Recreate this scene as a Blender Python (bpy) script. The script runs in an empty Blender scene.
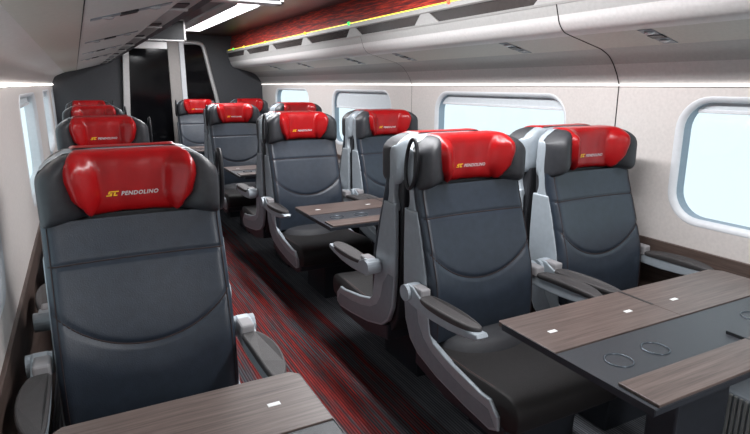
import bpy, bmesh, math, random
from mathutils import Vector, Matrix
random.seed(3)
SC = bpy.context.scene
COL = SC.collection
H = 1.57                                    # eye height above the floor

# ------------------------------------------------------------------ camera
f_px = 557.0
pitch = math.atan(133 / 557)
yaw = math.atan2(300, math.hypot(557, 133))
cd = bpy.data.cameras.new('camera')
cam = bpy.data.objects.new('camera', cd); COL.objects.link(cam)
cd.sensor_width = 36.0; cd.lens = 36.0 * f_px / 750.0; cd.clip_start = 0.02
cam.location = (0, 0, H)
cam.rotation_euler = (math.pi / 2 - pitch, 0, -yaw)
SC.camera = cam
SC.view_settings.view_transform = 'Standard'
SC.view_settings.look = 'None'
SC.view_settings.gamma = 1.0
SC.view_settings.use_curve_mapping = False
SC.view_settings.exposure = 0.12

# ------------------------------------------------------------------ sky
w = bpy.data.worlds.new('overcast_sky'); SC.world = w; w.use_nodes = True
bg = w.node_tree.nodes['Background']
bg.inputs['Color'].default_value = (0.82, 0.95, 1.0, 1)
bg.inputs['Strength'].default_value = 1.12

SUN_W = 0.0
LAMP_W = 60.0          # each ceiling lamp, watts
COVE_W = 4.2           # wall-top light line, watts per metre-ish

# ------------------------------------------------------------------ helpers
def V(*a): return Vector(a)
def smooth(a, b, t):
    t = max(0.0, min(1.0, (t - a) / (b - a))); return t * t * (3 - 2 * t)
def lerp_table(tab, z):
    if z <= tab[0][0]: return tab[0][1]
    if z >= tab[-1][0]: return tab[-1][1]
    for i in range(len(tab) - 1):
        z0, a = tab[i]; z1, b = tab[i + 1]
        if z <= z1:
            t = (z - z0) / (z1 - z0)
            m0 = (b - (tab[i - 1][1] if i else a)) / (z1 - (tab[i - 1][0] if i else z0)) * (z1 - z0)
            nxt = tab[i + 2] if i + 2 < len(tab) else tab[i + 1]
            m1 = (nxt[1] - a) / (nxt[0] - z0) * (z1 - z0)
            t2, t3 = t * t, t * t * t
            return (2*t3-3*t2+1)*a + (t3-2*t2+t)*m0 + (-2*t3+3*t2)*b + (t3-t2)*m1

MATS = {}
def nodes_of(m): return m.node_tree.nodes, m.node_tree.links
def mat(name, col, rough=0.5, metal=0.0, var=0.08, nscale=40, bump=0.0, bscale=300, stretch=(1, 1, 1), coat=0.0, spec=None):
    m = bpy.data.materials.new(name); m.use_nodes = True
    N, L = nodes_of(m); p = N['Principled BSDF']
    tc = N.new('ShaderNodeTexCoord'); mp = N.new('ShaderNodeMapping'); mp.inputs['Scale'].default_value = stretch
    L.new(tc.outputs['Object'], mp.inputs['Vector'])
    n = N.new('ShaderNodeTexNoise'); n.inputs['Scale'].default_value = nscale; n.inputs['Detail'].default_value = 4
    L.new(mp.outputs['Vector'], n.inputs['Vector'])
    r = N.new('ShaderNodeValToRGB')
    r.color_ramp.elements[0].position = 0.3; r.color_ramp.elements[1].position = 0.7
    r.color_ramp.elements[0].color = tuple(c * (1 - var) for c in col) + (1,)
    r.color_ramp.elements[1].color = tuple(min(1, c * (1 + var)) for c in col) + (1,)
    L.new(n.outputs['Fac'], r.inputs['Fac']); L.new(r.outputs['Color'], p.inputs['Base Color'])
    p.inputs['Roughness'].default_value = rough; p.inputs['Metallic'].default_value = metal
    if spec is not None: p.inputs['Specular IOR Level'].default_value = spec
    p.inputs['Coat Weight'].default_value = coat
    if bump:
        b = N.new('ShaderNodeTexNoise'); b.inputs['Scale'].default_value = bscale; b.inputs['Detail'].default_value = 2
        L.new(mp.outputs['Vector'], b.inputs['Vector'])
        bp = N.new('ShaderNodeBump'); bp.inputs['Strength'].default_value = bump; bp.inputs['Distance'].default_value = 0.002
        L.new(b.outputs['Fac'], bp.inputs['Height']); L.new(bp.outputs['Normal'], p.inputs['Normal'])
    MATS[name] = m
    return m
def emis(name, col, s):
    m = bpy.data.materials.new(name); m.use_nodes = True
    p = m.node_tree.nodes['Principled BSDF']
    p.inputs['Base Color'].default_value = (*col, 1)
    p.inputs['Emission Color'].default_value = (*col, 1); p.inputs['Emission Strength'].default_value = s
    return m

M_leather = mat('slate_leather', (0.025, 0.034, 0.049), 0.37, bump=0.25, bscale=260, var=0.12, nscale=30)
M_wrap = mat('charcoal_leather', (0.030, 0.031, 0.036), 0.5, bump=0.25, bscale=260, var=0.12)
M_cushion = mat('dark_brown_leather', (0.013, 0.0115, 0.012), 0.6, bump=0.25, bscale=260, var=0.15)
M_piping = mat('brown_piping', (0.028, 0.014, 0.014), 0.7)
M_bpipe = mat('brown_seat_piping', (0.075, 0.045, 0.042), 0.6)
M_seam = mat('dark_seam', (0.008, 0.006, 0.007), 0.8)
M_bolster = mat('taupe_leather', (0.030, 0.031, 0.036), 0.65, bump=0.2, bscale=240)
M_red = mat('red_leather', (0.36, 0.005, 0.007), 0.32, bump=0.2, bscale=180, var=0.12, nscale=14, spec=0.4)
M_silver = mat('silver_grey_plastic', (0.38, 0.425, 0.465), 0.36, metal=0.15, var=0.05, bump=0.08)
M_silver2 = mat('mid_grey_plastic', (0.23, 0.26, 0.29), 0.45, var=0.05, bump=0.08)
M_hinge = mat('pale_taupe_plastic', (0.30, 0.29, 0.30), 0.5, var=0.04)
M_pad = mat('armrest_pad_rubber', (0.055, 0.051, 0.052), 0.6, bump=0.3, bscale=400)
M_black = mat('black_plastic', (0.012, 0.013, 0.016), 0.42)
M_base = mat('black_powder_coat', (0.022, 0.026, 0.034), 0.5, bump=0.2)
M_letter = mat('silver_lettering', (0.62, 0.55, 0.56), 0.4)
M_yellow = mat('yellow_emblem', (0.95, 0.55, 0.02), 0.45)
M_wall = mat('warm_white_panel', (0.66, 0.615, 0.59), 0.5, var=0.05, nscale=60, bump=0.15, bscale=160)
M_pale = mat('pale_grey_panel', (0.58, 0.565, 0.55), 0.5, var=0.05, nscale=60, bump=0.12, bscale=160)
M_mid = mat('grey_panel', (0.40, 0.395, 0.385), 0.5, var=0.05, nscale=60, bump=0.12, bscale=160)
M_beige = mat('beige_grey_panel', (0.48, 0.465, 0.42), 0.45, var=0.05, nscale=60, bump=0.12, bscale=160)
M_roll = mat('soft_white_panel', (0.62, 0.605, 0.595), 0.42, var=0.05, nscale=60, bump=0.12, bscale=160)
M_ceil = mat('dark_gloss_ceiling', (0.050, 0.028, 0.028), 0.28, var=0.35, nscale=90, bump=0.1)
M_end = mat('charcoal_bulkhead', (0.045, 0.047, 0.054), 0.55, bump=0.2, bscale=200)
M_smoke = mat('smoked_shelf_glass', (0.05, 0.042, 0.040), 0.15)
M_doorglass = mat('dark_door_glass', (0.004, 0.004, 0.005), 0.08, var=0.02, spec=0.15)
M_frame = mat('satin_frame', (0.55, 0.54, 0.54), 0.35, metal=0.3, var=0.04)
M_taupe = mat('taupe_door_post', (0.36, 0.335, 0.32), 0.5, var=0.05)
M_jamb_shade = mat('shaded_window_jamb', (0.24, 0.30, 0.36), 0.6, var=0.04)  # blue-grey shade of the right-hand reveals put into the colour
M_rim = mat('white_window_rim', (0.72, 0.74, 0.77), 0.4, var=0.03)
M_blind = mat('pale_blind_cloth', (0.62, 0.66, 0.69), 0.8, var=0.03)
M_tabgrey = mat('dark_grey_laminate', (0.034, 0.038, 0.045), 0.40, bump=0.35, bscale=500, var=0.25, nscale=400)
M_chrome = mat('chrome', (0.55, 0.60, 0.65), 0.2, metal=0.9, var=0.02)
M_ring = mat('dark_steel', (0.09, 0.11, 0.13), 0.25, metal=0.6)
M_ivory = mat('ivory_inlay', (0.75, 0.75, 0.75), 0.4, var=0.02)
M_lens = mat('reading_lens', (0.55, 0.60, 0.62), 0.2, metal=0.4)
M_lightmetal = mat('brushed_metal', (0.42, 0.43, 0.42), 0.35, metal=0.6, var=0.06)
M_lamp = emis('lamp_diffuser', (1.0, 0.97, 0.99), 5.0)
M_led = emis('yellow_led', (0.95, 0.80, 0.06), 1.1)
M_ledg = emis('green_led', (0.05, 1.0, 0.15), 1.3)
M_ledo = emis('amber_led', (1.0, 0.55, 0.05), 1.4)
M_ledr = emis('red_led', (1.0, 0.12, 0.06), 1.4)
M_cove = emis('wall_top_light_line', (1.0, 0.94, 0.90), 1.6)
M_cove_left = emis('left_wall_top_light_line', (1.0, 0.94, 0.90), 6.0)  # same line as on the right, brightened to fill the dim left underside

def wood_mat(name, c1, c2, axis):
    m = bpy.data.materials.new(name); m.use_nodes = True
    N, L = nodes_of(m); p = N['Principled BSDF']
    tc = N.new('ShaderNodeTexCoord'); mp = N.new('ShaderNodeMapping')
    sc = [60, 60, 60]; sc[axis] = 2.2; mp.inputs['Scale'].default_value = sc
    L.new(tc.outputs['Object'], mp.inputs['Vector'])
    n = N.new('ShaderNodeTexNoise'); n.inputs['Scale'].default_value = 1.4; n.inputs['Detail'].default_value = 8; n.inputs['Roughness'].default_value = 0.7
    n.inputs['Distortion'].default_value = 0.4
    L.new(mp.outputs['Vector'], n.inputs['Vector'])
    r = N.new('ShaderNodeValToRGB'); r.color_ramp.elements[0].position = 0.32; r.color_ramp.elements[1].position = 0.68
    r.color_ramp.elements[0].color = (*c1, 1); r.color_ramp.elements[1].color = (*c2, 1)
    L.new(n.outputs['Fac'], r.inputs['Fac']); L.new(r.outputs['Color'], p.inputs['Base Color'])
    p.inputs['Roughness'].default_value = 0.42
    return m
M_wood = wood_mat('walnut_laminate', (0.060, 0.042, 0.037), (0.165, 0.124, 0.110), 0)
M_dado = wood_mat('dark_walnut_panel', (0.055, 0.036, 0.030), (0.13, 0.092, 0.078), 1)

def carpet_mat():
    m = bpy.data.materials.new('striped_carpet'); m.use_nodes = True
    N, L = nodes_of(m); p = N['Principled BSDF']
    tc = N.new('ShaderNodeTexCoord')
    def noise(scale, det, rough=0.5):
        mp = N.new('ShaderNodeMapping'); mp.inputs['Scale'].default_value = scale
        L.new(tc.outputs['Object'], mp.inputs['Vector'])
        n = N.new('ShaderNodeTexNoise'); n.inputs['Scale'].default_value = 1.0; n.inputs['Detail'].default_value = det
        n.inputs['Roughness'].default_value = rough
        L.new(mp.outputs['Vector'], n.inputs['Vector']); return n.outputs['Fac']
    def math_(op, a, b=None, c=None):
        n = N.new('ShaderNodeMath'); n.operation = op
        for i, v in enumerate((a, b, c)):
            if v is None: continue
            if isinstance(v, (int, float)): n.inputs[i].default_value = v
            else: L.new(v, n.inputs[i])
        return n.outputs[0]
    def ramp(fac, stops):
        r = N.new('ShaderNodeValToRGB'); e = r.color_ramp.elements
        e[0].position, e[0].color = stops[0][0], (*stops[0][1], 1)
        e[1].position, e[1].color = stops[-1][0], (*stops[-1][1], 1)
        for s, c in stops[1:-1]:
            q = e.new(s); q.color = (*c, 1)
        L.new(fac, r.inputs['Fac']); return r.outputs['Color']
    sep = N.new('ShaderNodeSeparateXYZ'); L.new(tc.outputs['Object'], sep.inputs[0])
    def rows(nx, fy, det):
        fl = math_('FLOOR', math_('MULTIPLY', sep.outputs['X'], nx))
        cb = N.new('ShaderNodeCombineXYZ'); L.new(math_('MULTIPLY', fl, 7.31), cb.inputs[0]); L.new(math_('MULTIPLY', sep.outputs['Y'], fy), cb.inputs[1])
        n = N.new('ShaderNodeTexNoise'); n.inputs['Scale'].default_value = 1.0; n.inputs['Detail'].default_value = det; n.inputs['Roughness'].default_value = 0.6
        L.new(cb.outputs[0], n.inputs['Vector']); return n.outputs['Fac']
    grey = ramp(rows(110, 2.0, 3), [(0.36, (0.105, 0.112, 0.126)), (0.64, (0.17, 0.18, 0.20))])
    redc = ramp(rows(110, 2.2, 4), [(0.38, (0.065, 0.040, 0.044)), (0.50, (0.17, 0.026, 0.026)), (0.64, (0.29, 0.030, 0.027))])
    streak = math_('ADD', math_('MULTIPLY', rows(26, 0.5, 3), 0.42), math_('MULTIPLY', rows(110, 0.9, 4), 0.58))
    dx = math_('ABSOLUTE', math_('SUBTRACT', sep.outputs['X'], 0.86))
    mask = math_('SUBTRACT', streak, math_('MULTIPLY', math_('SUBTRACT', dx, 0.30), 0.12))
    mr = N.new('ShaderNodeMapRange'); mr.inputs['From Min'].default_value = 0.44; mr.inputs['From Max'].default_value = 0.53
    L.new(mask, mr.inputs['Value'])
    edge = math_('LESS_THAN', dx, 0.505)
    fac = math_('MULTIPLY', mr.outputs[0], edge)
    mx = N.new('ShaderNodeMix'); mx.data_type = 'RGBA'
    dk = N.new('ShaderNodeMix'); dk.data_type = 'RGBA'; dk.inputs['B'].default_value = (0.050, 0.050, 0.057, 1)
    L.new(math_('MULTIPLY', edge, 0.62), dk.inputs['Factor']); L.new(grey, dk.inputs['A'])
    L.new(fac, mx.inputs['Factor']); L.new(dk.outputs['Result'], mx.inputs['A']); L.new(redc, mx.inputs['B'])
    # woven ribs
    wv = N.new('ShaderNodeTexWave'); wv.wave_type = 'BANDS'; wv.bands_direction = 'X'; wv.inputs['Scale'].default_value = 22
    L.new(tc.outputs['Object'], wv.inputs['Vector'])
    mu = N.new('ShaderNodeMix'); mu.data_type = 'RGBA'; mu.blend_type = 'MULTIPLY'; mu.inputs['Factor'].default_value = 1.0
    g = ramp(wv.outputs['Fac'], [(0.0, (0.35, 0.35, 0.36)), (0.6, (1, 1, 1))])
    L.new(mx.outputs['Result'], mu.inputs['A']); L.new(g, mu.inputs['B'])
    L.new(mu.outputs['Result'], p.inputs['Base Color'])
    p.inputs['Roughness'].default_value = 0.95; p.inputs['Specular IOR Level'].default_value = 0.15
    bp = N.new('ShaderNodeBump'); bp.inputs['Strength'].default_value = 0.4; bp.inputs['Distance'].default_value = 0.003
    L.new(wv.outputs['Fac'], bp.inputs['Height']); L.new(bp.outputs['Normal'], p.inputs['Normal'])
    return m
M_carpet = carpet_mat()

def carpet_reflection_mat():  # carpet's reflection in the glossy rack face, painted as red streaks
    m = bpy.data.materials.new('painted_carpet_reflection'); m.use_nodes = True
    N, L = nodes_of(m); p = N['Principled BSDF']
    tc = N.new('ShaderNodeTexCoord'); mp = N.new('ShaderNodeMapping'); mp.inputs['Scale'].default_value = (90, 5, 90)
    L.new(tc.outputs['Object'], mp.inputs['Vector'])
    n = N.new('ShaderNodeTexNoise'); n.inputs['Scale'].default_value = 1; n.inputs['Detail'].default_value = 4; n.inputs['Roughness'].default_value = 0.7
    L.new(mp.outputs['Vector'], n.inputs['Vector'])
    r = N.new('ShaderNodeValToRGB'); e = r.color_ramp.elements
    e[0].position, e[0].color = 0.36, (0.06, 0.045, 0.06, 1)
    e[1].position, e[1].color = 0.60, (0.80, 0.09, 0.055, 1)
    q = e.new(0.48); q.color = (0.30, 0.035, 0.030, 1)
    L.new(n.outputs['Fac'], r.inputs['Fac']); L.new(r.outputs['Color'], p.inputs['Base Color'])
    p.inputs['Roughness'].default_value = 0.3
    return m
M_carpet_reflection = carpet_reflection_mat()

def glass_mat():
    m = bpy.data.materials.new('window_glass'); m.use_nodes = True
    N, L = nodes_of(m); N.remove(N['Principled BSDF'])
    t = N.new('ShaderNodeBsdfTransparent'); t.inputs['Color'].default_value = (0.97, 0.995, 1.0, 1)
    g = N.new('ShaderNodeBsdfGlossy'); g.inputs['Roughness'].default_value = 0.03

    mx = N.new('ShaderNodeMixShader')
    mx.inputs['Fac'].default_value = 0.04; L.new(t.outputs[0], mx.inputs[1]); L.new(g.outputs[0], mx.inputs[2])
    L.new(mx.outputs[0], N['Material Output'].inputs['Surface'])
    return m
M_glass = glass_mat()

def mesh_of(name, vs, fs, m, smooth_=False):
    me = bpy.data.meshes.new(name); me.from_pydata([tuple(v) for v in vs], [], fs)
    if isinstance(m, (list, tuple)):
        for x in m: me.materials.append(x)
    else: me.materials.append(m)
    bm = bmesh.new(); bm.from_mesh(me); bmesh.ops.recalc_face_normals(bm, faces=bm.faces); bm.to_mesh(me); bm.free()
    if smooth_:
        for p in me.polygons: p.use_smooth = True
    me.update(); return me
def link(name, me, parent=None, loc=None):
    o = bpy.data.objects.new(name, me); COL.objects.link(o)
    if parent is not None: o.parent = parent
    if loc is not None: o.location = loc
    return o
def bm_mesh(name, bm, m, smooth_=False, recalc=True):
    if recalc: bmesh.ops.recalc_face_normals(bm, faces=bm.faces)
    me = bpy.data.meshes.new(name); bm.to_mesh(me); bm.free()
    for x in (m if isinstance(m, (list, tuple)) else [m]): me.materials.append(x)
    if smooth_:
        for p in me.polygons: p.use_smooth = True
    return me
def add_box(bm, x0, x1, y0, y1, z0, z1, bev=0.0, mi=0):
    b2 = bmesh.new()
    r = bmesh.ops.create_cube(b2, size=1)
    for v in b2.verts:
        v.co = ((x0 + x1) / 2 + v.co.x * (x1 - x0), (y0 + y1) / 2 + v.co.y * (y1 - y0), (z0 + z1) / 2 + v.co.z * (z1 - z0))
    if bev: bmesh.ops.bevel(b2, geom=b2.edges[:] , offset=bev, segments=2, affect='EDGES', profile=0.5)
    merge(bm, b2, mi)
def merge(bm, b2, mi=0):
    mp = {v: bm.verts.new(v.co) for v in b2.verts}
    for fc in b2.faces:
        try:
            nf = bm.faces.new([mp[v] for v in fc.verts]); nf.material_index = mi
        except ValueError: pass
    b2.free()
def box_mesh(name, x0, x1, y0, y1, z0, z1, m, bev=0.0):
    bm = bmesh.new(); add_box(bm, x0, x1, y0, y1, z0, z1, bev); return bm_mesh(name, bm, m)
def add_prism(bm, poly, axis, a, b, bev=0.0, mi=0, seg=2):
    """poly: list of 2D points; axis 0: poly in (y,z) extruded x a..b ; axis 2: poly in (x,y) extruded z ; axis 1: (x,z) extruded y"""
    b2 = bmesh.new()
    def P(p, t):
        return (t, p[0], p[1]) if axis == 0 else ((p[0], t, p[1]) if axis == 1 else (p[0], p[1], t))
    A = [b2.verts.new(P(p, a)) for p in poly]; B = [b2.verts.new(P(p, b)) for p in poly]
    n = len(poly)
    fa = b2.faces.new(A); fb = b2.faces.new(B[::-1])
    for i in range(n): b2.faces.new((A[i], B[i], B[(i + 1) % n], A[(i + 1) % n]))
    bmesh.ops.recalc_face_normals(b2, faces=b2.faces)
    if bev:
        ed = [e for e in b2.edges if (fa in e.link_faces or fb in e.link_faces)]
        bmesh.ops.bevel(b2, geom=ed, offset=bev, segments=seg, affect='EDGES', profile=0.5, clamp_overlap=True)
    merge(bm, b2, mi)
def prism_mesh(name, poly, axis, a, b, m, bev=0.0, smooth_=False, seg=2):
    bm = bmesh.new(); add_prism(bm, poly, axis, a, b, bev, seg=seg); return bm_mesh(name, bm, m, smooth_)
def catmull(pts, n=8, closed=False):
    out = []; N = len(pts); rng = N if closed else N - 1
    for i in range(rng):
        g = lambda k: Vector(pts[k % N]) if closed else Vector(pts[max(0, min(N - 1, k))])
        p0, p1, p2, p3 = g(i - 1), g(i), g(i + 1), g(i + 2)
        for j in range(n):
            t = j / n
            out.append(0.5 * ((2 * p1) + (p2 - p0) * t + (2 * p0 - 5 * p1 + 4 * p2 - p3) * t * t + (3 * p1 - p0 - 3 * p2 + p3) * t ** 3))
    if not closed: out.append(Vector(pts[-1]))
    return out
def add_tube(bm, pts, r, seg=8, closed=False, mi=0):
    pts = [Vector(p) for p in pts]; n = len(pts); rings = []
    up = None
    for i, p in enumerate(pts):
        if closed: t = pts[(i + 1) % n] - pts[i - 1]
        else: t = pts[min(i + 1, n - 1)] - pts[max(i - 1, 0)]
        t.normalize()
        if up is None:
            up = Vector((0, 0, 1)) if abs(t.z) < 0.8 else Vector((1, 0, 0))
        a = t.cross(up).normalized(); b = t.cross(a).normalized(); up = -b if (-b).dot(up) > 0 else b
        a = t.cross(up).normalized()
        rings.append([bm.verts.new(p + a * r * math.cos(2 * math.pi * k / seg) + up * r * math.sin(2 * math.pi * k / seg)) for k in range(seg)])
    for i in range(n if closed else n - 1):
        A, B = rings[i], rings[(i + 1) % n]
        for k in range(seg):
            fc = bm.faces.new((A[k], A[(k + 1) % seg], B[(k + 1) % seg], B[k])); fc.material_index = mi
    if not closed:
        bm.faces.new(rings[0][::-1]); bm.faces.new(rings[-1])
def tube_mesh(name, pts, r, m, seg=8, closed=False):
    bm = bmesh.new(); add_tube(bm, pts, r, seg, closed); return bm_mesh(name, bm, m, True)
def empty(name, loc, rz=0.0):
    o = bpy.data.objects.new(name, None); COL.objects.link(o); o.location = loc; o.rotation_euler = (0, 0, rz)
    o.empty_display_size = 0.1
    return o
def tag(o, label=None, cat=None, group=None, kind=None):
    if label: o['label'] = label
    if cat: o['category'] = cat
    if group: o['group'] = group
    if kind: o['kind'] = kind
    return o
def struct(name, me, label=None):
    o = link(name, me); o['kind'] = 'structure'
    if label: o['label'] = label
    return o
def copy_tree(o, parent=None):
    c = o.copy(); COL.objects.link(c)
    if parent is not None: c.parent = parent
    for ch in [x for x in o.children]: copy_tree(ch, c)
    return c
def area(name, loc, rot, sx, sy, watts, col, parent=None):
    l = bpy.data.lights.new(name, 'AREA'); l.shape = 'RECTANGLE'; l.size = sx; l.size_y = sy; l.energy = watts; l.color = col
    o = bpy.data.objects.new(name, l); COL.objects.link(o); o.location = loc; o.rotation_euler = rot
    if parent is not None: o.parent = parent
    return o

# ------------------------------------------------------------------ shell of the carriage
Y0, Y1 = -3.0, 9.05
XR, XL = 2.68, -0.28
ZC = H + 0.72
# floor
struct('floor', box_mesh('floor', XL - 0.1, XR + 0.1, Y0 - .1, Y1 + .1, -0.05, 0.0, M_carpet))
# ceiling
struct('ceiling', box_mesh('ceiling', XL - 0.1, XR + 0.1, Y0 - .1, Y1 + .1, ZC, ZC + 0.05, M_ceil))

# windows: far edge of window k in Y
WIN_Z0, WIN_Z1 = H - 0.66, H - 0.087
WINS = [(-2.0, -0.6), (0.39, 1.79), (2.59, 3.99), (4.81, 6.19), (7.0, 8.36)]
WALL_B, WALL_T = H - 0.812, H - 0.012
def rrect(y0, y1, z0, z1, r, n=8):
    pts = []
    for cy, cz, a0 in ((y1 - r, z1 - r, 0), (y0 + r, z1 - r, 90), (y0 + r, z0 + r, 180), (y1 - r, z0 + r, 270)):
        for i in range(n + 1):
            a = math.radians(a0 + 90 * i / n); pts.append((cy + r * math.cos(a), cz + r * math.sin(a)))
    return pts
WINSL = [(-2.1, -.7), (.75, 2.15), (3.6, 5.0), (6.15, 7.6), (8.3, 8.93)]
def wall_side(x, sgn, name, WINS=WINS):
    """inner face at x; outwards is sgn. Flat panel with rounded window openings"""
    vs, fs = [], []
    bounds = [Y0]
    for i in range(len(WINS) - 1): bounds.append((WINS[i][1] + WINS[i + 1][0]) / 2)
    bounds.append(Y1)
    for i, (a, b) in enumerate(WINS):
        y0, y1 = bounds[i], bounds[i + 1]
        loop = rrect(a - 0.035, b + 0.035, WIN_Z0 - 0.035, WIN_Z1 + 0.03, 0.17)
        cy, cz = (a + b) / 2, (WIN_Z0 + WIN_Z1) / 2
        outer = []
        n = 9
        corners = [(y1, WALL_T), (y0, WALL_T), (y0, WALL_B), (y1, WALL_B)]
        for q in range(4):
            cyq, czq = corners[q]
            for k in range(n):
                ly, lz = loop[q * n + k]
                if k == n // 2: outer.append((cyq, czq))
                else:
                    first = (k < n // 2)
                    if q == 0: outer.append((y1, lz) if first else (ly, WALL_T))
                    if q == 1: outer.append((ly, WALL_T) if first else (y0, lz))
                    if q == 2: outer.append((y0, lz) if first else (ly, WALL_B))
                    if q == 3: outer.append((ly, WALL_B) if first else (y1, lz))
        base = len(vs); m = len(loop)
        for (yy, zz) in outer: vs.append((x, yy, zz))
        for (yy, zz) in loop: vs.append((x, yy, zz))
        for k in range(m):
            k2 = (k + 1) % m
            fs.append((base + k, base + k2, base + m + k2, base + m + k))
    me = mesh_of(name, vs, fs, M_wall)
    return me
wr = struct('wall_right', wall_side(XR, 1, 'wall_right'))
wl = struct('wall_left', wall_side(XL, -1, 'wall_left', WINSL))

def window(idx, x, sgn, a, b, blind):
    root = empty('window_%d' % idx, (x, (a + b) / 2, (WIN_Z0 + WIN_Z1) / 2)); root['kind'] = 'structure'
    inv = -Vector(root.location)
    loops = [(0.035, 0.0, M_rim), (0.028, -0.004 * sgn, M_rim), (0.008, 0.010 * sgn, M_rim), (0.0, 0.02 * sgn, M_rim), (0.0, 0.078 * sgn, M_jamb_shade)]
    vs, fs, mi = [], [], []
    for k, (d, dx, _) in enumerate(loops):
        L = rrect(a - d, b + d, WIN_Z0 - d, WIN_Z1 + d * 0.86, 0.135 + d)
        vs += [Vector((x + dx, yy, zz)) + inv for yy, zz in L]
    m = len(L)
    for k in range(len(loops) - 1):
        for j in range(m):
            fs.append((k * m + j, k * m + (j + 1) % m, (k + 1) * m + (j + 1) % m, (k + 1) * m + j)); mi.append(0 if k < 3 else 1)
    me = bpy.data.meshes.new('window_frame'); me.from_pydata([tuple(v) for v in vs], [], fs)
    me.materials.append(M_rim); me.materials.append(M_jamb_shade if sgn > 0 else M_rim)
    for p, q in zip(me.polygons, mi): p.material_index = q; p.use_smooth = (q == 0)
    link('window_frame', me, root)
    # pane
    L = rrect(a - .002, b + .002, WIN_Z0 - .002, WIN_Z1 + .002, 0.135)
    bm = bmesh.new()
    add_prism(bm, [(p[0] + inv.y, p[1] + inv.z) for p in L], 0, 0.066 * sgn, 0.071 * sgn)
    link('window_pane', bm_mesh('window_pane', bm, M_glass), root)
    if blind:
        zt = WIN_Z1; zb = zt - blind
        poly = []
        r = 0.135
        def inset(z):       # half-width shrink in the rounded top corners
            t = max(0, z - (zt - r)); return r - math.sqrt(max(0, r * r - t * t))
        zs = [zb + (zt - zb) * i / 10 for i in range(11)]
        poly = [(a + .004 + inset(z), z) for z in zs] + [(b - .004 - inset(z), z) for z in reversed(zs)]
        bm = bmesh.new(); add_prism(bm, [(p[0] + inv.y, p[1] + inv.z) for p in poly], 0, 0.046 * sgn, 0.049 * sgn)
        bl = link('window_blind', bm_mesh('window_blind', bm, M_blind), root)
        i0 = inset(zb)
        link('blind_bar', box_mesh('blind_bar', min(.038 * sgn, .058 * sgn), max(.038 * sgn, .058 * sgn), a + .01 + i0 + inv.y, b - .01 - i0 + inv.y, zb - .012 + inv.z, zb + .006 + inv.z, M_rim, 0.003), bl)
    return root
blR = [0.05, 0.04, 0.065, 0.17, 0.0]
blL = [0.05, 0.05, 0.05, 0.05, 0.05]
k = 1
for i, (a, b) in enumerate(WINS):
    window(k, XR, 1, a, b, blR[i]); k += 1
for i, (a, b) in enumerate(WINSL):
    window(k, XL, -1, a, b, blL[i]); k += 1

# outer blocking behind the wall panel (keeps daylight to the openings)
def ext(name, pts, m, y0=Y0, y1=Y1, th=None):
    """sheet along Y through the (x,dz) profile points, 4 mm thick is not needed: rooms are closed behind"""
    vs, fs = [], []
    for (x, dz) in pts: vs += [(x, y0, H + dz), (x, y1, H + dz)]
    for i in range(len(pts) - 1): fs.append((2 * i, 2 * i + 1, 2 * i + 3, 2 * i + 2))
    return vs, fs
def ext_multi(name, segs, y0=Y0, y1=Y1, smooth_=False):
    vs, fs, mi, ms = [], [], [], []
    for pts, m in segs:
        if m not in ms: ms.append(m)
        v, f_ = ext(name, pts, m, y0, y1); b = len(vs)
        vs += v; fs += [tuple(i + b for i in q) for q in f_]; mi += [ms.index(m)] * len(f_)
    me = bpy.data.meshes.new(name); me.from_pydata(vs, [], fs)
    for m in ms: me.materials.append(m)
    for p, q in zip(me.polygons, mi): p.material_index = q; p.use_smooth = smooth_
    return me
# dado panels
struct('baseboard_right', ext_multi('baseboard_right', [([(XR, -0.812), (XR - .012, -0.815), (XR - .012, -H)], M_dado)]))
struct('baseboard_left', ext_multi('baseboard_left', [([(XL, -0.812), (XL + .012, -0.815), (XL + .012, -H)], M_dado)]))

def C(pts, n=6): return [tuple(p) for p in catmull([Vector((a, b)) for a, b in pts], n)]
# right: cove trim, light band, grey band, beige underside, roll, front, slot rail
struct('trim_1', ext_multi('trim_1', [
    ([(XR, -0.013), (XR - .006, -0.013)], M_rim),
    (C([(XR, 0.0), (2.655, .05), (2.62, .105)]), M_roll),
    (C([(2.62, .105), (2.575, .15), (2.51, .183)]), M_mid),
    ([(2.51, .183), (2.29, .24)], M_beige),
    (C([(2.29, .24), (2.235, .258), (2.20, .295), (2.185, .335)]), M_roll),
    (C([(2.185, .335), (2.175, .365), (2.168, .39)]), M_mid),
], smooth_=True))
struct('trim_2', ext_multi('trim_2', [  # underside bands painted paler than on the right to offset dim light
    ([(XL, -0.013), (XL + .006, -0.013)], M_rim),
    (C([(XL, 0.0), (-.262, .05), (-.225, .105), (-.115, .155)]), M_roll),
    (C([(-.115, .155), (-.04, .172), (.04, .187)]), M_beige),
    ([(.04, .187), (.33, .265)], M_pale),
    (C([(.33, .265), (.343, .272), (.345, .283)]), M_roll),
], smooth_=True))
# wall-top light lines: slim emissive profile hidden in the cove step
struct('trim_3', box_mesh('trim_3', XR - .011, XR - .001, Y0, Y1, H - .012 + .001, H - .001, M_cove))
struct('trim_4', box_mesh('trim_4', XL + .001, XL + .011, Y0, Y1, H - .012 + .001, H - .001, M_cove_left))

# right luggage rack front: slot rail with smoked glass openings and brackets
BR = [-2.5, -1.35, -0.2, 1.05, 2.2, 3.38, 4.52, 5.66, 6.82, 8.0, 9.15]
rack = empty('luggage_rack', (2.15, (Y0 + Y1) / 2, H + .45))
tag(rack, 'overhead luggage rack above the right windows, yellow light line along its front', 'luggage rack')
def rel(me, root):
    me.transform(Matrix.Translation(-Vector(root.location))); return me
def at_root(name, me, root): return link(name, rel(me, root), root)
bm = bmesh.new()
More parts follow.
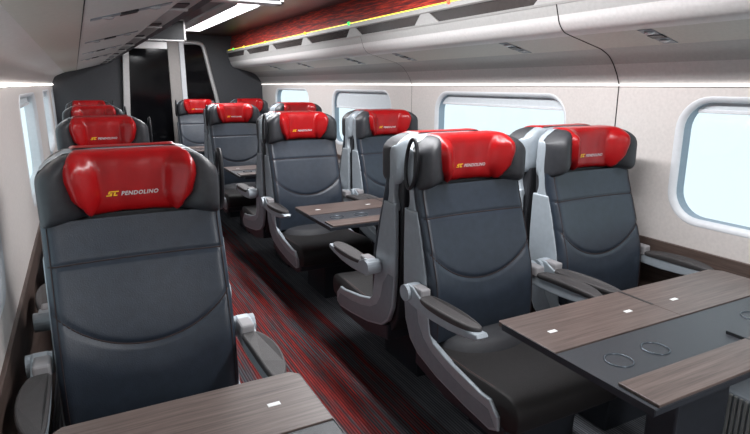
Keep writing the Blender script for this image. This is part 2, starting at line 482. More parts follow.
# rail top and bottom ledges
add_prism(bm, [(2.140, H + .470), (2.150, H + .462), (2.170, H + .462), (2.185, H + .515), (2.140, H + .508)], 1, Y0, Y1)
add_prism(bm, [(2.166, H + .386), (2.160, H + .398), (2.185, H + .405), (2.20, H + .386)], 1, Y0, Y1)
at_root('rail', bm_mesh('rail', bm, M_mid), rack)
bm = bmesh.new()
add_prism(bm, [(2.172, H + .40), (2.158, H + .463), (2.164, H + .463), (2.178, H + .40)], 1, Y0, Y1)
at_root('glass_front', bm_mesh('glass_front', bm, M_smoke), rack)
for yb in BR[:-1]:
    bm = bmesh.new()
    b2 = bmesh.new()
    q = [(2.166, yb - .16, H + .392), (2.166, yb + .16, H + .392), (2.148, yb + .05, H + .465), (2.148, yb - .05, H + .465)]
    A = [b2.verts.new(p) for p in q]; B = [b2.verts.new((p[0] + .022, p[1], p[2])) for p in q]
    b2.faces.new(A); b2.faces.new(B[::-1])
    for i in range(4): b2.faces.new((A[i], A[(i + 1) % 4], B[(i + 1) % 4], B[i]))
    merge(bm, b2)
    at_root('bracket', bm_mesh('bracket', bm, M_mid), rack)
at_root('light_line', box_mesh('light_line', 2.137, 2.1405, Y0 + .02, 8.95, H + .500, H + .507, M_led), rack)
for yv, mm in ((8.6, M_ledg), (8.0, M_ledo), (7.0, M_ledo), (5.62, M_ledo), (4.56, M_ledg), (3.08, M_ledr)):
    bm = bmesh.new(); bmesh.ops.create_uvsphere(bm, u_segments=12, v_segments=8, radius=0.015)
    bmesh.ops.translate(bm, verts=bm.verts, vec=(2.136, yv, H + .504))
    at_root('indicator_light', bm_mesh('indicator_light', bm, mm, True), rack)
struct('trim_5', ext_multi('trim_5', [([(2.185, .515), (2.19, .515), (2.23, .72)], M_carpet_reflection)]))
# left luggage rack edge
lrack = empty('luggage_rack', (.4, (Y0 + Y1) / 2, H + .3))
tag(lrack, 'overhead luggage rack edge above the left seats, metal strip with dark slots', 'luggage rack')
bm = bmesh.new()
add_prism(bm, [(.345, H + .283), (.430, H + .289), (.430, H + .305), (.345, H + .30)], 1, Y0, Y1 - .01)
at_root('metal_strip', bm_mesh('metal_strip', bm, M_lightmetal), lrack)
bm = bmesh.new()
add_prism(bm, [(.430, H + .287), (.475, H + .296), (.48, H + .34), (.30, H + .72), (.28, H + .72), (.43, H + .33)], 1, Y0, Y1 - .01)
at_root('dark_edge', bm_mesh('dark_edge', bm, M_base), lrack)
yy = 0.75
while yy < 8.8:
    at_root('slot', box_mesh('slot', .356, .402, yy - .06, yy + .06, H + .2815, H + .289, M_black), lrack)
    at_root('clip', box_mesh('clip', .350, .426, yy + .12, yy + .15, H + .280, H + .289, M_frame), lrack)
    yy += 0.765

# panel seams following the right-hand profile
def seam(y, name, rad=.0035):
    prof = [(2.29, .24), (2.235, .258), (2.20, .295), (2.185, .335), (2.168, .39)]
    pts = [(2.2, .292)] 
    full = C([(2.168, .39), (2.185, .335), (2.20, .295), (2.235, .258), (2.29, .24)]) + C([(2.51, .183), (2.575, .15), (2.62, .105)]) + C([(2.62, .105), (2.655, .05), (XR - .002, 0.0)]) + [(XR - .0005, -.02), (XR - .0005, -.80)]
    return tube_mesh(name, [(x - .0005, y, H + z) for x, z in full], rad, M_seam, 6)
for i, y in enumerate((2.19, 4.40)):
    struct('trim_%d' % (6 + i), seam(y, 'trim_%d' % (6 + i), (.0032, .0013)[i]))
struct('trim_10', tube_mesh('trim_10', [(.04, Y0, H + .186), (.04, Y1, H + .186)], 0.0014, M_seam, 6))

# end wall
struct('wall_back', box_mesh('wall_back', XL - .1, XR + .1, Y1, Y1 + .08, 0, ZC, M_end))
struct('wall_front', box_mesh('wall_front', XL - .1, XR + .1, Y0 - .08, Y0, 0, ZC, M_roll))
YE = Y1
door = empty('door_1', (0.96, YE, 0)); door['kind'] = 'structure'
at_root('door_pane', box_mesh('door_pane', .66, 1.26, YE - .03, YE - .005, 0.01, H + .50, M_doorglass, .003), door)
bm = bmesh.new()
add_prism(bm, [(.50, 0.0), (.60, 0.0), (.74, H + .62), (.66, H + .62)], 1, YE - .09, YE - .002, .006)
add_prism(bm, [(.66, H + .50), (1.26, H + .50), (1.26, H + .60), (.66, H + .60)], 1, YE - .06, YE - .002, .004)
at_root('door_frame', bm_mesh('door_frame', bm, M_frame), door)
at_root('door_post', box_mesh('door_post', 1.26, 1.42, YE - .07, YE - .002, 0, H + .62, M_taupe, .006), door)
at_root('door_edge', box_mesh('door_edge', 1.42, 1.49, YE - .10, YE - .002, 0, H + .62, M_rim, .008), door)
sp = empty('window_11', (1.7, YE, H * .5)); sp['kind'] = 'structure'
at_root('side_pane', prism_mesh('side_pane', [(1.49, .3), (2.05, .3), (1.90, H - .1), (1.79, H + .58), (1.49, H + .58)], 1, YE - .03, YE - .004, M_doorglass), sp)
fp = catmull([(1.47, YE - .03, H + .60), (1.60, YE - .03, H + .605), (1.70, YE - .03, H + .60), (1.765, YE - .03, H + .57), (1.80, YE - .03, H + .47), (1.86, YE - .03, H + .15), (1.95, YE - .03, H - .32), (2.06, YE - .03, .35), (2.08, YE - .03, .05)], 6)
at_root('side_frame', tube_mesh('side_frame', fp, .030, M_frame, 10), sp)

# ------------------------------------------------------------------ lamps
def ceiling_lamp(y0, y1, label):
    root = empty('ceiling_lamp', (1.45, (y0 + y1) / 2, ZC)); tag(root, label, 'lamp', 'ceiling lamps')
    bm = bmesh.new()
    add_prism(bm, [(1.26, ZC - .002), (1.27, ZC - .018), (1.37, ZC - .030), (1.385, ZC - .002)], 1, y0 - .05, y1 + .05)
    add_prism(bm, [(1.585, ZC - .002), (1.59, ZC - .016), (1.635, ZC - .012), (1.64, ZC - .002)], 1, y0 - .05, y1 + .05)
    at_root('reflector', bm_mesh('reflector', bm, M_lightmetal), root)
    at_root('diffuser', box_mesh('diffuser', 1.385, 1.585, y0, y1, ZC - .022, ZC - .001, M_lamp, .004), root)
    area('lamp_light', (0, 0, -.03), (0, 0, 0), .19, y1 - y0, LAMP_W, (.97, .98, 1.0), root)
ceiling_lamp(5.35, 8.15, 'long white ceiling lamp at the far end, glowing above the aisle')
ceiling_lamp(1.15, 3.95, 'long white ceiling lamp above the nearest table bay, out of frame')
ceiling_lamp(-2.8, -.2, 'long white ceiling lamp behind the viewpoint, out of frame')

def display(y, label):
    root = empty('information_display', (.85, y, ZC)); tag(root, label, 'display', 'hanging information displays')
    at_root('housing', box_mesh('housing', .50, 1.175, y - .03, y + .07, H + .49, ZC - .002, M_black, .004), root)
    bm = bmesh.new()
    add_box(bm, .50, 1.19, y - .036, y + .075, H + .478, H + .492)
    add_box(bm, 1.173, 1.19, y - .036, y + .075, H + .478, ZC - .001)
    add_box(bm, .50, 1.19, y - .036, y - .028, ZC - .018, ZC - .001)
    at_root('silver_trim', bm_mesh('silver_trim', bm, M_frame), root)
display(3.52, 'dark hanging display box by the ceiling, cut off by the top edge')
display(7.0, 'small dark hanging display box above the far glass door')

# reading light units: panel coordinates
def unit_on(ax, az, bx, bz, y, s0, s1, wy, label, group):
    root = empty('reading_light', (ax, y, H + az)); tag(root, label, 'light', group)
    d = Vector((bx - ax, 0, bz - az)); n = Vector((d.z, 0, -d.x)).normalized()
    if n.z > 0: n = -n
    L = d.length; u = d.normalized()
    def quad(sa, sb, ya, yb, off):
        b2 = bmesh.new()
        P = lambda s, yy, o: b2.verts.new(u * (s * L) + Vector((0, yy, 0)) + n * o)
        A = [P(sa, ya, off), P(sb, ya, off), P(sb, yb, off), P(sa, yb, off)]
        B = [P(sa, ya, -.002), P(sb, ya, -.002), P(sb, yb, -.002), P(sa, yb, -.002)]
        b2.faces.new(A); b2.faces.new(B[::-1])
        for i in range(4): b2.faces.new((A[i], B[i], B[(i + 1) % 4], A[(i + 1) % 4]))
        return b2
    bm = bmesh.new(); merge(bm, quad(s0, s1, -wy, wy, .003)); link('bezel', bm_mesh('bezel', bm, M_silver2), root)
    m = (s0 + s1) / 2
    bm = bmesh.new(); merge(bm, quad(m - .12, m + .06, -wy * 1.02, wy * 1.02, .006)); link('switch_bar', bm_mesh('switch_bar', bm, M_black), root)
    for sc_ in (s0 + (s1 - s0) * .2, s0 + (s1 - s0) * .78):
        bm = bmesh.new(); bmesh.ops.create_uvsphere(bm, u_segments=12, v_segments=8, radius=wy * .72)
        for v in bm.verts: v.co.z *= .35
        bmesh.ops.translate(bm, verts=bm.verts, vec=u * (sc_ * L) + n * .003)
        link('lens', bm_mesh('lens', bm, M_lens, True), root)
names = ['nearest the camera', 'second from the camera', 'third from the camera', 'fourth from the camera', 'fifth from the camera', 'farthest from the camera']
for i, y in enumerate((1.77, 2.73, 4.05, 4.98, 6.32, 7.4)):
    unit_on(2.29, .24, 2.51, .183, y, 0.02, .92, .035, 'twin spot reading light under the right rack, ' + names[i], 'reading lights under the right rack')
for i, y in enumerate((2.02, 3.15, 4.3, 5.5)):
    unit_on(.04, .187, .33, .265, y, 0.08, .92, .028, 'slim reading light strip under the left rack, ' + ['nearest', 'second along', 'third along', 'farthest'][i], 'reading lights under the left rack')

# ------------------------------------------------------------------ seat
ZB = [(.45, -.200), (.55, -.205), (.72, -.195), (.85, -.165), (1.0, -.115), (1.10, -.080), (1.20, -.06)]
RA = .335
def z_arc(x): return .735 + RA - math.sqrt(max(1e-6, RA * RA - x * x))
def y_back(x, z):
    y = lerp_table(ZB, z)
    ax = abs(x) / .280
    y -= .020 * ax ** 2.6
    y -= .011 * smooth(0, .11, z_arc(x) - z) * (1 - .5 * ax)
    y += .007 * math.exp(-((z - z_arc(x)) / .009) ** 2)
    y += .006 * math.exp(-((z - 1.012) / .008) ** 2)
    e = max(0.0, (abs(x) - .246) / .034); e = min(e, 1.0)
    y += .045 * (1 - math.sqrt(max(0, 1 - e * e)))
    return y
def backrest_mesh():
    vs, fs = [], []
    xs = [-.280, -.278, -.274, -.266] + [-.256 + .512 * i / 44 for i in range(45)] + [.266, .274, .278, .280]
    zs = [.485 + .66 * i / 110 for i in range(111)]
    W = len(xs)
    for z in zs:
        for x in xs: vs.append((x, y_back(x, z), z))
    for j in range(len(zs) - 1):
        for i in range(W - 1): fs.append((j * W + i, j * W + i + 1, (j + 1) * W + i + 1, (j + 1) * W + i))
    # close: sides and back
    b = len(vs)
    for z in zs:
        yb = lerp_table(ZB, z) + .085
        vs.append((-.262, yb, z)); vs.append((.262, yb, z))
    for j in range(len(zs) - 1):
        a, c = b + 2 * j, b + 2 * j + 2
        fs.append((j * W, (j + 1) * W, c, a))
        fs.append((j * W + W - 1, a + 1, c + 1, (j + 1) * W + W - 1))
        fs.append((a, c, c + 1, a + 1))
    fs.append(tuple(range(W)) + (b + 1, b))
    return mesh_of('backrest', vs, fs, M_leather, True)
# headrest: pillow of revolution-like loops
YC = 0.0
def hr_w(q):  # q=-1 bottom .. 1 top
    return 1.0
def zb_(x): return 1.160 - .040 * min(1, abs(x) / .29) ** 2
def zt_(x): return 1.354 - .075 * max(0.0, (abs(x) - .16) / .13) ** 2.2
def y_front(x):
    ax = abs(x)
    return -.062 - .075 * smooth(.10, .235, ax) + .0 
HRX = .278
def hr_loop(n=40):
    pts = []
    for i in range(n + 1):
        x = -.245 + .49 * i / n; pts.append((x, y_front(x)))
    pts += [(.258, -.131), (.269, -.115), (.2755, -.09), (HRX + .0005, -.062), (HRX + .001, -.048), (HRX - .004, -.01), (.272, .025), (.25, .046), (.20, .056), (.10, .058), (0, .058)]
    pts += [(-x, y) for x, y in ((.10, .058), (.20, .056), (.25, .046), (.272, .025), (HRX - .004, -.01), (HRX + .001, -.048), (HRX + .0005, -.062), (.2755, -.09), (.269, -.115), (.258, -.131))]
    return pts
def hr_point(x, y, phi):
    q = math.copysign(abs(math.sin(phi)) ** (1 / 2.6), phi); s = max(0.0, math.cos(phi)) ** .5
    z0, z1 = zb_(x), zt_(x)
    z = (z0 + z1) / 2 + (z1 - z0) / 2 * q
    return Vector((x * (.955 + .045 * s), YC + (y - YC) * (.0 + s), z))
def headrest_mesh():
    L = hr_loop(); n = len(L); vs, fs = [], []
    P = 32
    for j in range(P + 1):
        phi = -math.pi / 2 + math.pi * j / P
        phi = math.copysign((abs(phi) / (math.pi / 2)) ** .8 * (math.pi / 2), phi) if phi else 0
        for x, y in L: vs.append(hr_point(x, y, phi))
    for j in range(P):
        for i in range(n): fs.append((j * n + i, j * n + (i + 1) % n, (j + 1) * n + (i + 1) % n, (j + 1) * n + i))
    return mesh_of('headrest', vs, fs, M_wrap, True)
def headrest_shell_mesh():
    L = hr_loop(); n = len(L)
    a = next(i for i, p in enumerate(L) if p[0] > .26 and p[1] > -.06)
    arc = L[a:]; b = max(i for i, p in enumerate(arc) if p[1] > -.06); arc = arc[:b + 1]
    vs, fs = [], []; P = 32; m = len(arc)
    for j in range(P + 1):
        phi = -math.pi / 2 + math.pi * j / P
        phi = math.copysign((abs(phi) / (math.pi / 2)) ** .8 * (math.pi / 2), phi) if phi else 0
        # the shell's front edge sweeps back towards the bottom
        for i, (x, y) in enumerate(arc):
            p = hr_point(x, y, phi)
            low = smooth(1.25, 1.13, p.z)
            if y < .03 and abs(x) > .2: p.y = max(p.y, -.048 + .04 * low)
            d = Vector((x, y * 2.2, 0)).normalized()
            e = -.003 if i in (0, m - 1) else .0035
            vs.append(p + d * e * (max(.15, math.cos(phi))) + Vector((0, 0, e * math.sin(phi))))
    for j in range(P):
        for i in range(m - 1): fs.append((j * m + i, j * m + i + 1, (j + 1) * m + i + 1, (j + 1) * m + i))
    return mesh_of('headrest_shell', vs, fs, M_silver, True)
def front_at(x, z, extra=0.0):
    """front surface y of the headrest at x,z"""
    z0, z1 = zb_(x), zt_(x); q = (z - (z0 + z1) / 2) / ((z1 - z0) / 2); q = max(-.999, min(.999, q))
    sn = abs(q) ** 2.6; s = math.sqrt(max(0, 1 - sn * sn)) ** .5
    return YC + (y_front(x) - YC) * s
def pillow(x, z):
    t = 1 - ((abs(x) - .150) / .052) ** 2 - ((z - 1.268 + (.02 if abs(x) < .15 else 0)) / .095) ** 2
    a = .042 * t ** .5 if t > 0 else 0
    # long soft folds between the pillows
    a += .0016 * math.sin(x * 60 + .6) * smooth(.09, .04, abs(x)) if abs(x) < .09 else 0
    return a
CW = [(1.140, .105), (1.152, .122), (1.168, .140), (1.190, .157), (1.22, .180), (1.26, .195), (1.29, .199), (1.32, .199), (1.345, .194), (1.365, .184), (1.45, .178)]
def cover_mesh():
    vs, fs = [], []
    rows = []
    N = 44
    for j in range(41):            # front, bottom to top
        phi = -.86 * math.pi / 2 + (1.86 * math.pi / 2) * (j / 40)
        rows.append((phi, 0))
    for j in range(1, 3): rows.append((math.pi / 2 - j * .16, 1))   # over the top to the rear
    W = N + 1
    for ri, (phi, back) in enumerate(rows):
        z_mid = hr_point(0, -.06, phi).z
        hw = lerp_table(CW, z_mid if not back else 1.38)
        for i in range(W):
            t = -1 + 2 * i / N
            t = math.copysign(abs(t) ** .9, t)
            x = t * hw
            y = y_front(x) if not back else .066
            p = hr_point(x, y, phi)
            edge = 1 - max(0, (abs(t) - .90) / .10)
            if ri < 2: edge *= .3 + .35 * ri
            edge = smooth(0, 1, edge)
            nrm = Vector((0, -math.cos(phi) * (1 if not back else -1), math.sin(phi))).normalized()
            off = -.004 + .010 * edge
            if not back: off += pillow(x, p.z) * edge * (1 - smooth(1.30, 1.348, p.z))
            vs.append(p + nrm * off)
    for j in range(len(rows) - 1):
        for i in range(N): fs.append((j * W + i, j * W + i + 1, (j + 1) * W + i + 1, (j + 1) * W + i))
    return mesh_of('headrest_cover', vs, fs, M_red, True)
def cover_y(x, z): return front_at(x, z) - .006 - pillow(x, z)

def text_mesh(body, size, x0, z0, shear=.28, xs=1.35):
    cu = bpy.data.curves.new('t', 'FONT'); cu.body = body; cu.size = size; cu.shear = shear; cu.extrude = .0; cu.resolution_u = 3
    cu.space_character = 1.12; cu.offset = .0006
    o = bpy.data.objects.new('t', cu); COL.objects.link(o)
    dg = bpy.context.evaluated_depsgraph_get(); dg.update()
    me = bpy.data.meshes.new_from_object(o.evaluated_get(dg))
    bpy.data.objects.remove(o)
    bm = bmesh.new(); bm.from_mesh(me)
    bmesh.ops.subdivide_edges(bm, edges=[e for e in bm.edges if e.calc_length() > .004], cuts=2)
    for v in bm.verts:
        x = x0 + v.co.x * xs; z = z0 + v.co.y
        v.co = (x, cover_y(x, z) - .0016, z)
    return bm_mesh('lettering', bm, M_letter, recalc=False)
def emblem_mesh():
    bm = bmesh.new()
    def para(x, z, w_, h_, k=.35):
        b2 = bmesh.new(); n = 3
        for i in range(n):
            a, b = x + w_ * i / n, x + w_ * (i + 1) / n
            q = [(a, z), (b, z), (b + k * h_, z + h_), (a + k * h_, z + h_)]
            b2.faces.new([b2.verts.new((px, cover_y(px, pz) - .0018, pz)) for px, pz in q])
        merge(bm, b2)
    X, Z = -.083, 1.2135
    para(X, Z, .017, .0035); para(X + .0125, Z + .0035, .005, .004); para(X + .006, Z + .0065, .013, .003); para(X + .007, Z + .0095, .005, .003); para(X + .009, Z + .0125, .030, .0035)
    para(X + .0215, Z, .005, .0115); para(X + .0215, Z, .012, .0035)
    return bm_mesh('emblem', bm, M_yellow)

LOWER = [(-.075, 1.035), (.030, 1.035), (.035, .85), (.030, .66), (.012, .52), (-.030, .435), (-.10, .385), (-.25, .345), (-.45, .318), (-.61, .305), (-.655, .325), (-.650, .38), (-.60, .428), (-.55, .428), (-.34, .460), (-.225, .490), (-.195, .52), (-.180, .60), (-.155, .76), (-.11, .93)]
LEAF = [(-.062, 1.00), (.020, 1.00), (.004, 1.07), (.010, 1.12), (.034, 1.20), (.0, 1.235), (-.035, 1.215), (-.048, 1.14), (-.046, 1.07)]
def side_frame_meshes(s):
    x0, x1 = (.260 * s, .2835 * s)
    bm = bmesh.new()
    P = [tuple(p) for p in catmull([Vector(p) for p in LOWER], 3, True)]
    add_prism(bm, LOWER, 0, min(x0, x1), max(x0, x1), .006)
    lo = bm_mesh('side_frame', bm, M_silver)
    # darker recessed inlay lines
    inl = [(-.03, .68), (.020, .68), (.004, .53), (-.036, .448), (-.10, .397), (-.25, .357), (-.45, .330), (-.61, .317), (-.643, .335), (-.60, .388), (-.45, .395), (-.33, .415), (-.22, .443), (-.145, .485), (-.105, .54), (-.08, .62)]
    bm = bmesh.new(); add_prism(bm, inl, 0, *(sorted((.281 * s, .2850 * s))))
    il = bm_mesh('inlay', bm, M_silver2)
    bm = bmesh.new(); P = [tuple(p) for p in catmull([Vector(p) for p in LEAF], 4, True)]
    add_prism(bm, P, 0, *(sorted((.238 * s, .2765 * s))), bev=.010)
    lf = bm_mesh('headrest_side', bm, M_silver)
    return lo, il, lf
def ring_mesh(s):
    pts = []
    for i in range(40):
        a = 2 * math.pi * i / 40
        u, v = .042 * math.cos(a), .108 * math.sin(a)
        th = -.16
        y = -.035 + u * math.cos(th) - v * math.sin(th) * -1; z = 1.238 + u * math.sin(th) * -1 + v * math.cos(th)
        pts.append((s * .290, y, z))
    return tube_mesh('grab_ring', pts, .0085, M_black, 8, True)
def arm_meshes(s):
    xc = .324 * s
    # beam: curved silver bar from pivot to tip
    prof = [(-.155, .735), (-.105, .735), (-.085, .70), (-.10, .665), (-.145, .65), (-.20, .645), (-.30, .640), (-.42, .645), (-.53, .660), (-.592, .674), (-.602, .686), (-.592, .698), (-.54, .693), (-.40, .690), (-.22, .703)]
    bm = bmesh.new(); add_prism(bm, prof, 0, *(sorted(((.324 - .026) * s, (.324 + .026) * s))), bev=.006)
    beam = bm_mesh('armrest', bm, M_silver)
    # pad: leaf/oval plan with rounded front
    pl = [(-.028, -.215), (.022, -.215), (.040, -.26), (.049, -.33), (.050, -.41), (.040, -.49), (.020, -.55), (-.006, -.575), (-.026, -.555), (-.033, -.46), (-.034, -.32)]
    P = [(xc + s * p[0], p[1]) for p in [tuple(q) for q in catmull([Vector(p) for p in pl], 4, True)]]
    bm = bmesh.new(); add_prism(bm, P, 2, .688, .708, bev=.007, seg=3)
    for v in bm.verts: v.co.z += .013 * (1 - ((v.co.y + .40) / .2) ** 2) * (1 if v.co.z > .69 else .3)
    pad = bm_mesh('pad', bm, M_pad)
    bm = bmesh.new(); add_box(bm, *(sorted(((.318 - .025) * s, (.318 + .025) * s))), -.215, -.135, .688, .737, .008)
    hinge = bm_mesh('hinge_cover', bm, M_hinge)
    bm = bmesh.new(); bmesh.ops.create_cone(bm, cap_ends=True, segments=20, radius1=.036, radius2=.036, depth=.075)
    bmesh.ops.rotate(bm, verts=bm.verts, matrix=Matrix.Rotation(math.pi / 2, 3, 'Y'))
    bmesh.ops.translate(bm, verts=bm.verts, vec=(.328 * s, -.115, .698))
    piv = bm_mesh('pivot', bm, M_silver)
    return beam, pad, hinge, piv
def cushion_mesh():
    # profile in YZ, extruded in X with crowned top and rounded edges
    prof = [(-.16, .34), (-.16, .452), (-.22, .462), (-.35, .462), (-.50, .468), (-.62, .476), (-.69, .474), (-.728, .456), (-.745, .42), (-.742, .375), (-.72, .345), (-.60, .325), (-.40, .32), (-.25, .325)]
    P = catmull([Vector(p) for p in prof], 3, True)
    xs = [-.268, -.262, -.250, -.225, -.15, 0, .15, .225, .250, .262, .268]
    sc = [.94, .975, .99, 1, 1, 1, 1, 1, .99, .975, .94]
    cy, cz = -.45, .39
    vs, fs = [], []; n = len(P)
    for x, s in zip(xs, sc):
        for p in P: vs.append((x, cy + (p.x - cy) * (1 - (1 - s) * .3), cz + (p.y - cz) * s - (.006 * (1 - (x / .268) ** 2) if p.y > .44 else 0)))
    for j in range(len(xs) - 1):
        for i in range(n): fs.append((j * n + i, j * n + (i + 1) % n, (j + 1) * n + (i + 1) % n, (j + 1) * n + i))
    fs.append(tuple(range(n))); fs.append(tuple(range((len(xs) - 1) * n, len(xs) * n)))
    return mesh_of('seat', vs, fs, M_cushion, True)
def bolster_mesh():
    vs, fs = [], []
    A, B = 20, 8
    for j in range(B + 1):
        r = j / B
        for i in range(A + 1):
            a = math.pi * i / A
            vs.append((-.24 * math.cos(a) * r, -.19 - .175 * math.sin(a) * r, .462 + .045 * math.sqrt(max(0, 1 - r ** 3)) - (.012 if r == 1 else 0)))
    for j in range(B):
        for i in range(A): fs.append((j * (A + 1) + i, j * (A + 1) + i + 1, (j + 1) * (A + 1) + i + 1, (j + 1) * (A + 1) + i))
    return mesh_of('rear_bolster', vs, fs, M_bolster, True)

SM = {}
SM['backrest'] = backrest_mesh(); SM['headrest'] = headrest_mesh(); SM['cover'] = cover_mesh()
SM['text'] = text_mesh('PENDOLINO', .0185, -.038, 1.2140, xs=1.0); SM['emblem'] = emblem_mesh()
for s in (-1, 1):
    SM['sf', s], SM['il', s], SM['lf', s] = side_frame_meshes(s)
    SM['ring', s] = ring_mesh(s)
    SM['arm', s], SM['pad', s], SM['hinge', s], SM['piv', s] = arm_meshes(s)
SM['seat'] = cushion_mesh(); SM['bolster'] = bolster_mesh()
arcp = [(x, y_back(x, z_arc(x)) - .001, z_arc(x)) for x in [-.268 + .536 * i / 40 for i in range(41)]]
SM['arc'] = tube_mesh('lumbar_seam', arcp, .0026, M_piping, 6)
SM['hseam'] = tube_mesh('upper_seam', [(x, y_back(x, 1.012) - .001, 1.012) for x in [-.270 + .54 * i / 40 for i in range(41)]], .0022, M_piping, 6)
for s in (-1, 1):
    bmx = bmesh.new(); add_tube(bmx, [(s * .262, y_back(.262, z) - .002, z) for z in [.50 + .63 * i / 40 for i in range(41)]], .0016, 6)
    SM['vpipe', s] = bm_mesh('edge_piping', bmx, M_piping, True)
    bmx = bmesh.new(); add_tube(bmx, catmull([(s * .256, -.22, .459), (s * .256, -.45, .463), (s * .256, -.62, .471), (s * .254, -.70, .466), (s * .250, -.735, .44)], 5), .003, 6)
    SM['cpipe', s] = bm_mesh('seat_piping', bmx, M_bpipe, True)
SM['shell'] = prism_mesh('back_shell', [(-.02, 1.15), (-.03, .95), (-.075, .75), (-.115, .60), (-.11, .40), (-.06, .36), (.0, .45), (.02, .65), (.045, .95), (.055, 1.15)], 0, -.250, .250, M_wrap, .01)
SM['pan'] = prism_mesh('seat_pan', [(-.06, .40), (-.06, .32), (-.30, .27), (-.60, .27), (-.68, .30), (-.68, .345), (-.3, .345)], 0, -.27, .27, M_base, .008)
SM['rim'] = headrest_shell_mesh()
def ped(x0, x1): return prism_mesh('pedestal', [(-.52, 0), (-.54, .29), (-.18, .29), (-.16, 0)], 0, x0, x1, M_base, .008)
SM['ped', 0] = ped(-.12, .12); SM['ped', 1] = ped(-.03, .27); SM['ped', -1] = ped(-.27, .03)

def make_seat(loc, rz, ring, pedk, label, group):
    t = empty('train_seat', loc, rz); tag(t, label, 'seat', group)
    b = link('backrest', SM['backrest'], t)
    link('lumbar_seam', SM['arc'], b); link('upper_seam', SM['hseam'], b); [link('edge_piping', SM['vpipe', s], b) for s in (-1, 1)]
    h = link('headrest', SM['headrest'], t)
    c = link('headrest_cover', SM['cover'], t); tag(c, 'glossy red leather headrest cover')
    link('lettering', SM['text'], c); link('emblem', SM['emblem'], c)
    for s in (-1, 1):
        sf = link('side_frame', SM['sf', s], t); link('inlay', SM['il', s], sf)
        link('headrest_side', SM['lf', s], t)
        a = link('armrest', SM['arm', s], t)
        link('pad', SM['pad', s], a); link('hinge_cover', SM['hinge', s], a); link('pivot', SM['piv', s], a)
    if ring: link('grab_ring', SM['ring', ring], t)
    st = link('seat', SM['seat'], t); [link('seat_piping', SM['cpipe', s], st) for s in (-1, 1)]
    link('rear_bolster', SM['bolster'], t)
    link('back_shell', SM['shell'], t); link('headrest_shell', SM['rim'], t); link('seat_pan', SM['pan'], t)
    link('pedestal', SM['ped', pedk], t)
    return t
XS, XA, XW = .133, 1.520, 2.272
PIT = 2.13; YF, YB = 2.05, 2.195
bay = ['nearest', 'second', 'third', 'farthest']
for r in range(4):
    y = YF + PIT * r
    bw = ['nearest row', 'second row of these', 'third row of these', 'row by the dark end wall'][r]
    make_seat((XS, y, 0), 0, 1, 0, 'single seat left of the aisle, red headrest facing us, ' + bw, 'single seats facing the camera')
    make_seat((XA, y, 0), 0, -1, 1, 'right-hand aisle seat, red headrest and grab ring, ' + bw, 'aisle seats facing the camera')
    make_seat((XW, y, 0), 0, 0, -1, 'right-hand window seat, red headrest facing us, ' + bw, 'window seats facing the camera')
    if r < 3:
        y = YB + PIT * r
        bb = ['nearest', 'second', 'third'][r]
        make_seat((XS, y, 0), math.pi, 0, 0, 'single left seat facing away, behind the %s camera-facing one' % bb, 'single seats facing away')
        make_seat((XA, y, 0), math.pi, 0, -1, 'right aisle seat facing away, behind the %s camera-facing one' % bb, 'aisle seats facing away')
        make_seat((XW, y, 0), math.pi, 0, 1, 'right window seat facing away, behind the %s camera-facing one' % bb, 'window seats facing away')

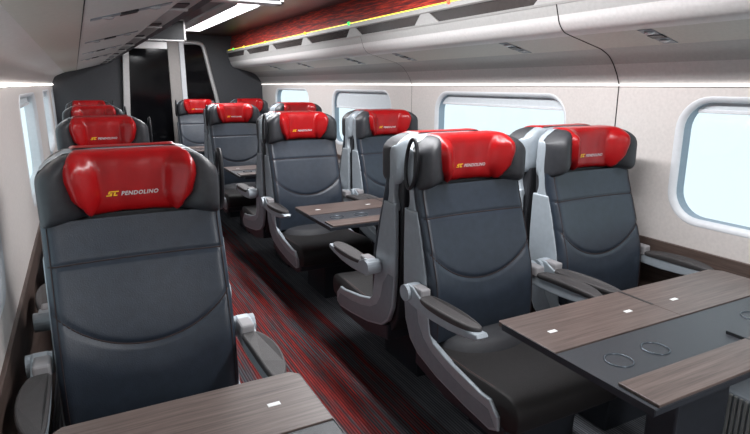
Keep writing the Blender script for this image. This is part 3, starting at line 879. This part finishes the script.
# ------------------------------------------------------------------ tables
def chamf(x0, x1, y0, y1, c00=0, c10=0, c11=0, c01=0):
    p = []
    p += [(x0 + c00, y0), ] if c00 else [(x0, y0)]
    p += [(x1 - c10, y0), (x1, y0 + c10)] if c10 else [(x1, y0)]
    p += [(x1, y1 - c11), (x1 - c11, y1)] if c11 else [(x1, y1)]
    p += [(x0 + c01, y1), (x0, y1 - c01)] if c01 else [(x0, y1)]
    if c00: p += [(x0, y0 + c00)]
    return p
def table(yc, side, label):
    """side 1: right double table (aisle edge on its left), -1: left single table"""
    zt = .75
    if side == 1: xa, xb = 1.243, 2.50
    else: xa, xb = -.17, .487
    root = empty('folding_table', ((xa + xb) / 2, yc, 0)); tag(root, label, 'table', 'right tables for four' if side == 1 else 'left tables for two')
    O = Vector(root.location)
    def L(name, me, par=root): return link(name, rel(me, root), par)
    c = .018
    yn, y1, y2, yf = yc - .315, yc - .175, yc + .035, yc + .31
    L('centre_panel', prism_mesh('centre_panel', [(xa, yn), (xb, yn), (xb, y2), (xa, y2)], 2, zt - .024, zt - .004, M_tabgrey, .002))
    split = 1.868 if side == 1 else None
    segs = [(xa, split - .0006), (split + .0006, xb)] if side == 1 else [(xa, xb)]
    for i, (a, b) in enumerate(segs):
        cl = (.006 if side == 1 else .05) if i == 0 else 0
        cr = (.04 if side == 1 else .022) if i == len(segs) - 1 else 0
        m1 = prism_mesh('wood_flap', chamf(a, b, y2 + .0015, yf, 0, 0, cr, cl), 2, zt - .018, zt, M_wood, .0015)
        fl = L('wood_flap', m1)
        m2 = prism_mesh('folded_flap', chamf(a + (.016 if side == 1 and i == 0 else 0), b, yn, y1 - .012, 0, 0, 0, 0), 2, zt - .003, zt + .006, M_wood, .0015)
        L('folded_flap', m2)
        L('flap_edge', box_mesh('flap_edge', a + .001, b - .001, yn - .0015, yn + .002, zt - .022, zt - .006, M_base))
    L('aisle_edge', box_mesh('aisle_edge', (xa - .0022) if side == 1 else (xb - .0005), (xa + .0005) if side == 1 else (xb + .0022), yn, yf - .025, zt - .0245, zt - .002, M_base))
    if side == 1:
        L('slot', box_mesh('slot', 1.861, 1.873, y2 + .12, yf - .004, zt - .015, zt + .0007, M_black))
        L('slot', box_mesh('slot', 1.865, 1.873, y1 - .03, y1 + .05, zt - .010, zt + .0068, M_black))
        tg = [(1.351, yc + .155), (1.726, yc + .153), (1.987, yc + .150)]
        rings = [1.384, 1.554, 2.10, 2.27]
    else:
        tg = [(.373, yc + .165)]
        rings = [.30, .12]
    for tx, ty in tg:
        L('inlay_tag', box_mesh('inlay_tag', tx - .017, tx + .017, ty - .008, ty + .008, zt - .003, zt + .0012, M_ivory, .0005))
    for rx in rings:
        pts = [(rx + .042 * math.cos(2 * math.pi * i / 28), yc - .087 + .042 * math.sin(2 * math.pi * i / 28), zt - .003) for i in range(28)]
        L('cup_ring', tube_mesh('cup_ring', pts, .0028, M_ring, 6, True))
    # underframe and leg
    xl0, xl1 = (1.72, 2.02) if side == 1 else (-.05, .15)
    L('underframe', box_mesh('underframe', xa + .10, xb - .08, yc - .16, yc + .10, zt - .065, zt - .024, M_base, .006))
    L('leg', box_mesh('leg', xl0, xl1, yc - .09, yc + .03, .0, zt - .06, M_base, .01))
table(1.12, 1, 'wide wood and grey folding table in the right foreground')
table(1.12 + PIT, 1, 'wide wood and grey folding table in the middle right bay')
table(1.12 + 2 * PIT, 1, 'wide wood and grey folding table in the third right bay')
table(1.12 + 3 * PIT, 1, 'wide wood and grey folding table in the last right bay')
table(1.12, -1, 'small wood folding table in the left foreground, cut by the bottom edge')
table(1.12 + PIT, -1, 'small wood folding table hidden behind the nearest left seat')
table(1.12 + 2 * PIT, -1, 'small wood folding table in the third left bay')

# wall heater with fins, right foreground under the table
ht = empty('wall_heater', (2.52, .80, 0)); tag(ht, 'ribbed grey heater casing on the floor under the right table', 'heater')
at_root('casing', box_mesh('casing', 2.38, 2.66, .30, 1.25, 0.0, .27, M_silver2, .006), ht)
bm = bmesh.new()
i = 0
while .32 + i * .022 < 1.25:
    add_box(bm, 2.368, 2.382, .32 + i * .022, .331 + i * .022, .03, .262); i += 1
i = 0
while 2.395 + i * .022 < 2.65:
    add_box(bm, 2.395 + i * .022, 2.406 + i * .022, 1.245, 1.258, .03, .262); i += 1
at_root('fins', bm_mesh('fins', bm, M_lightmetal), ht)
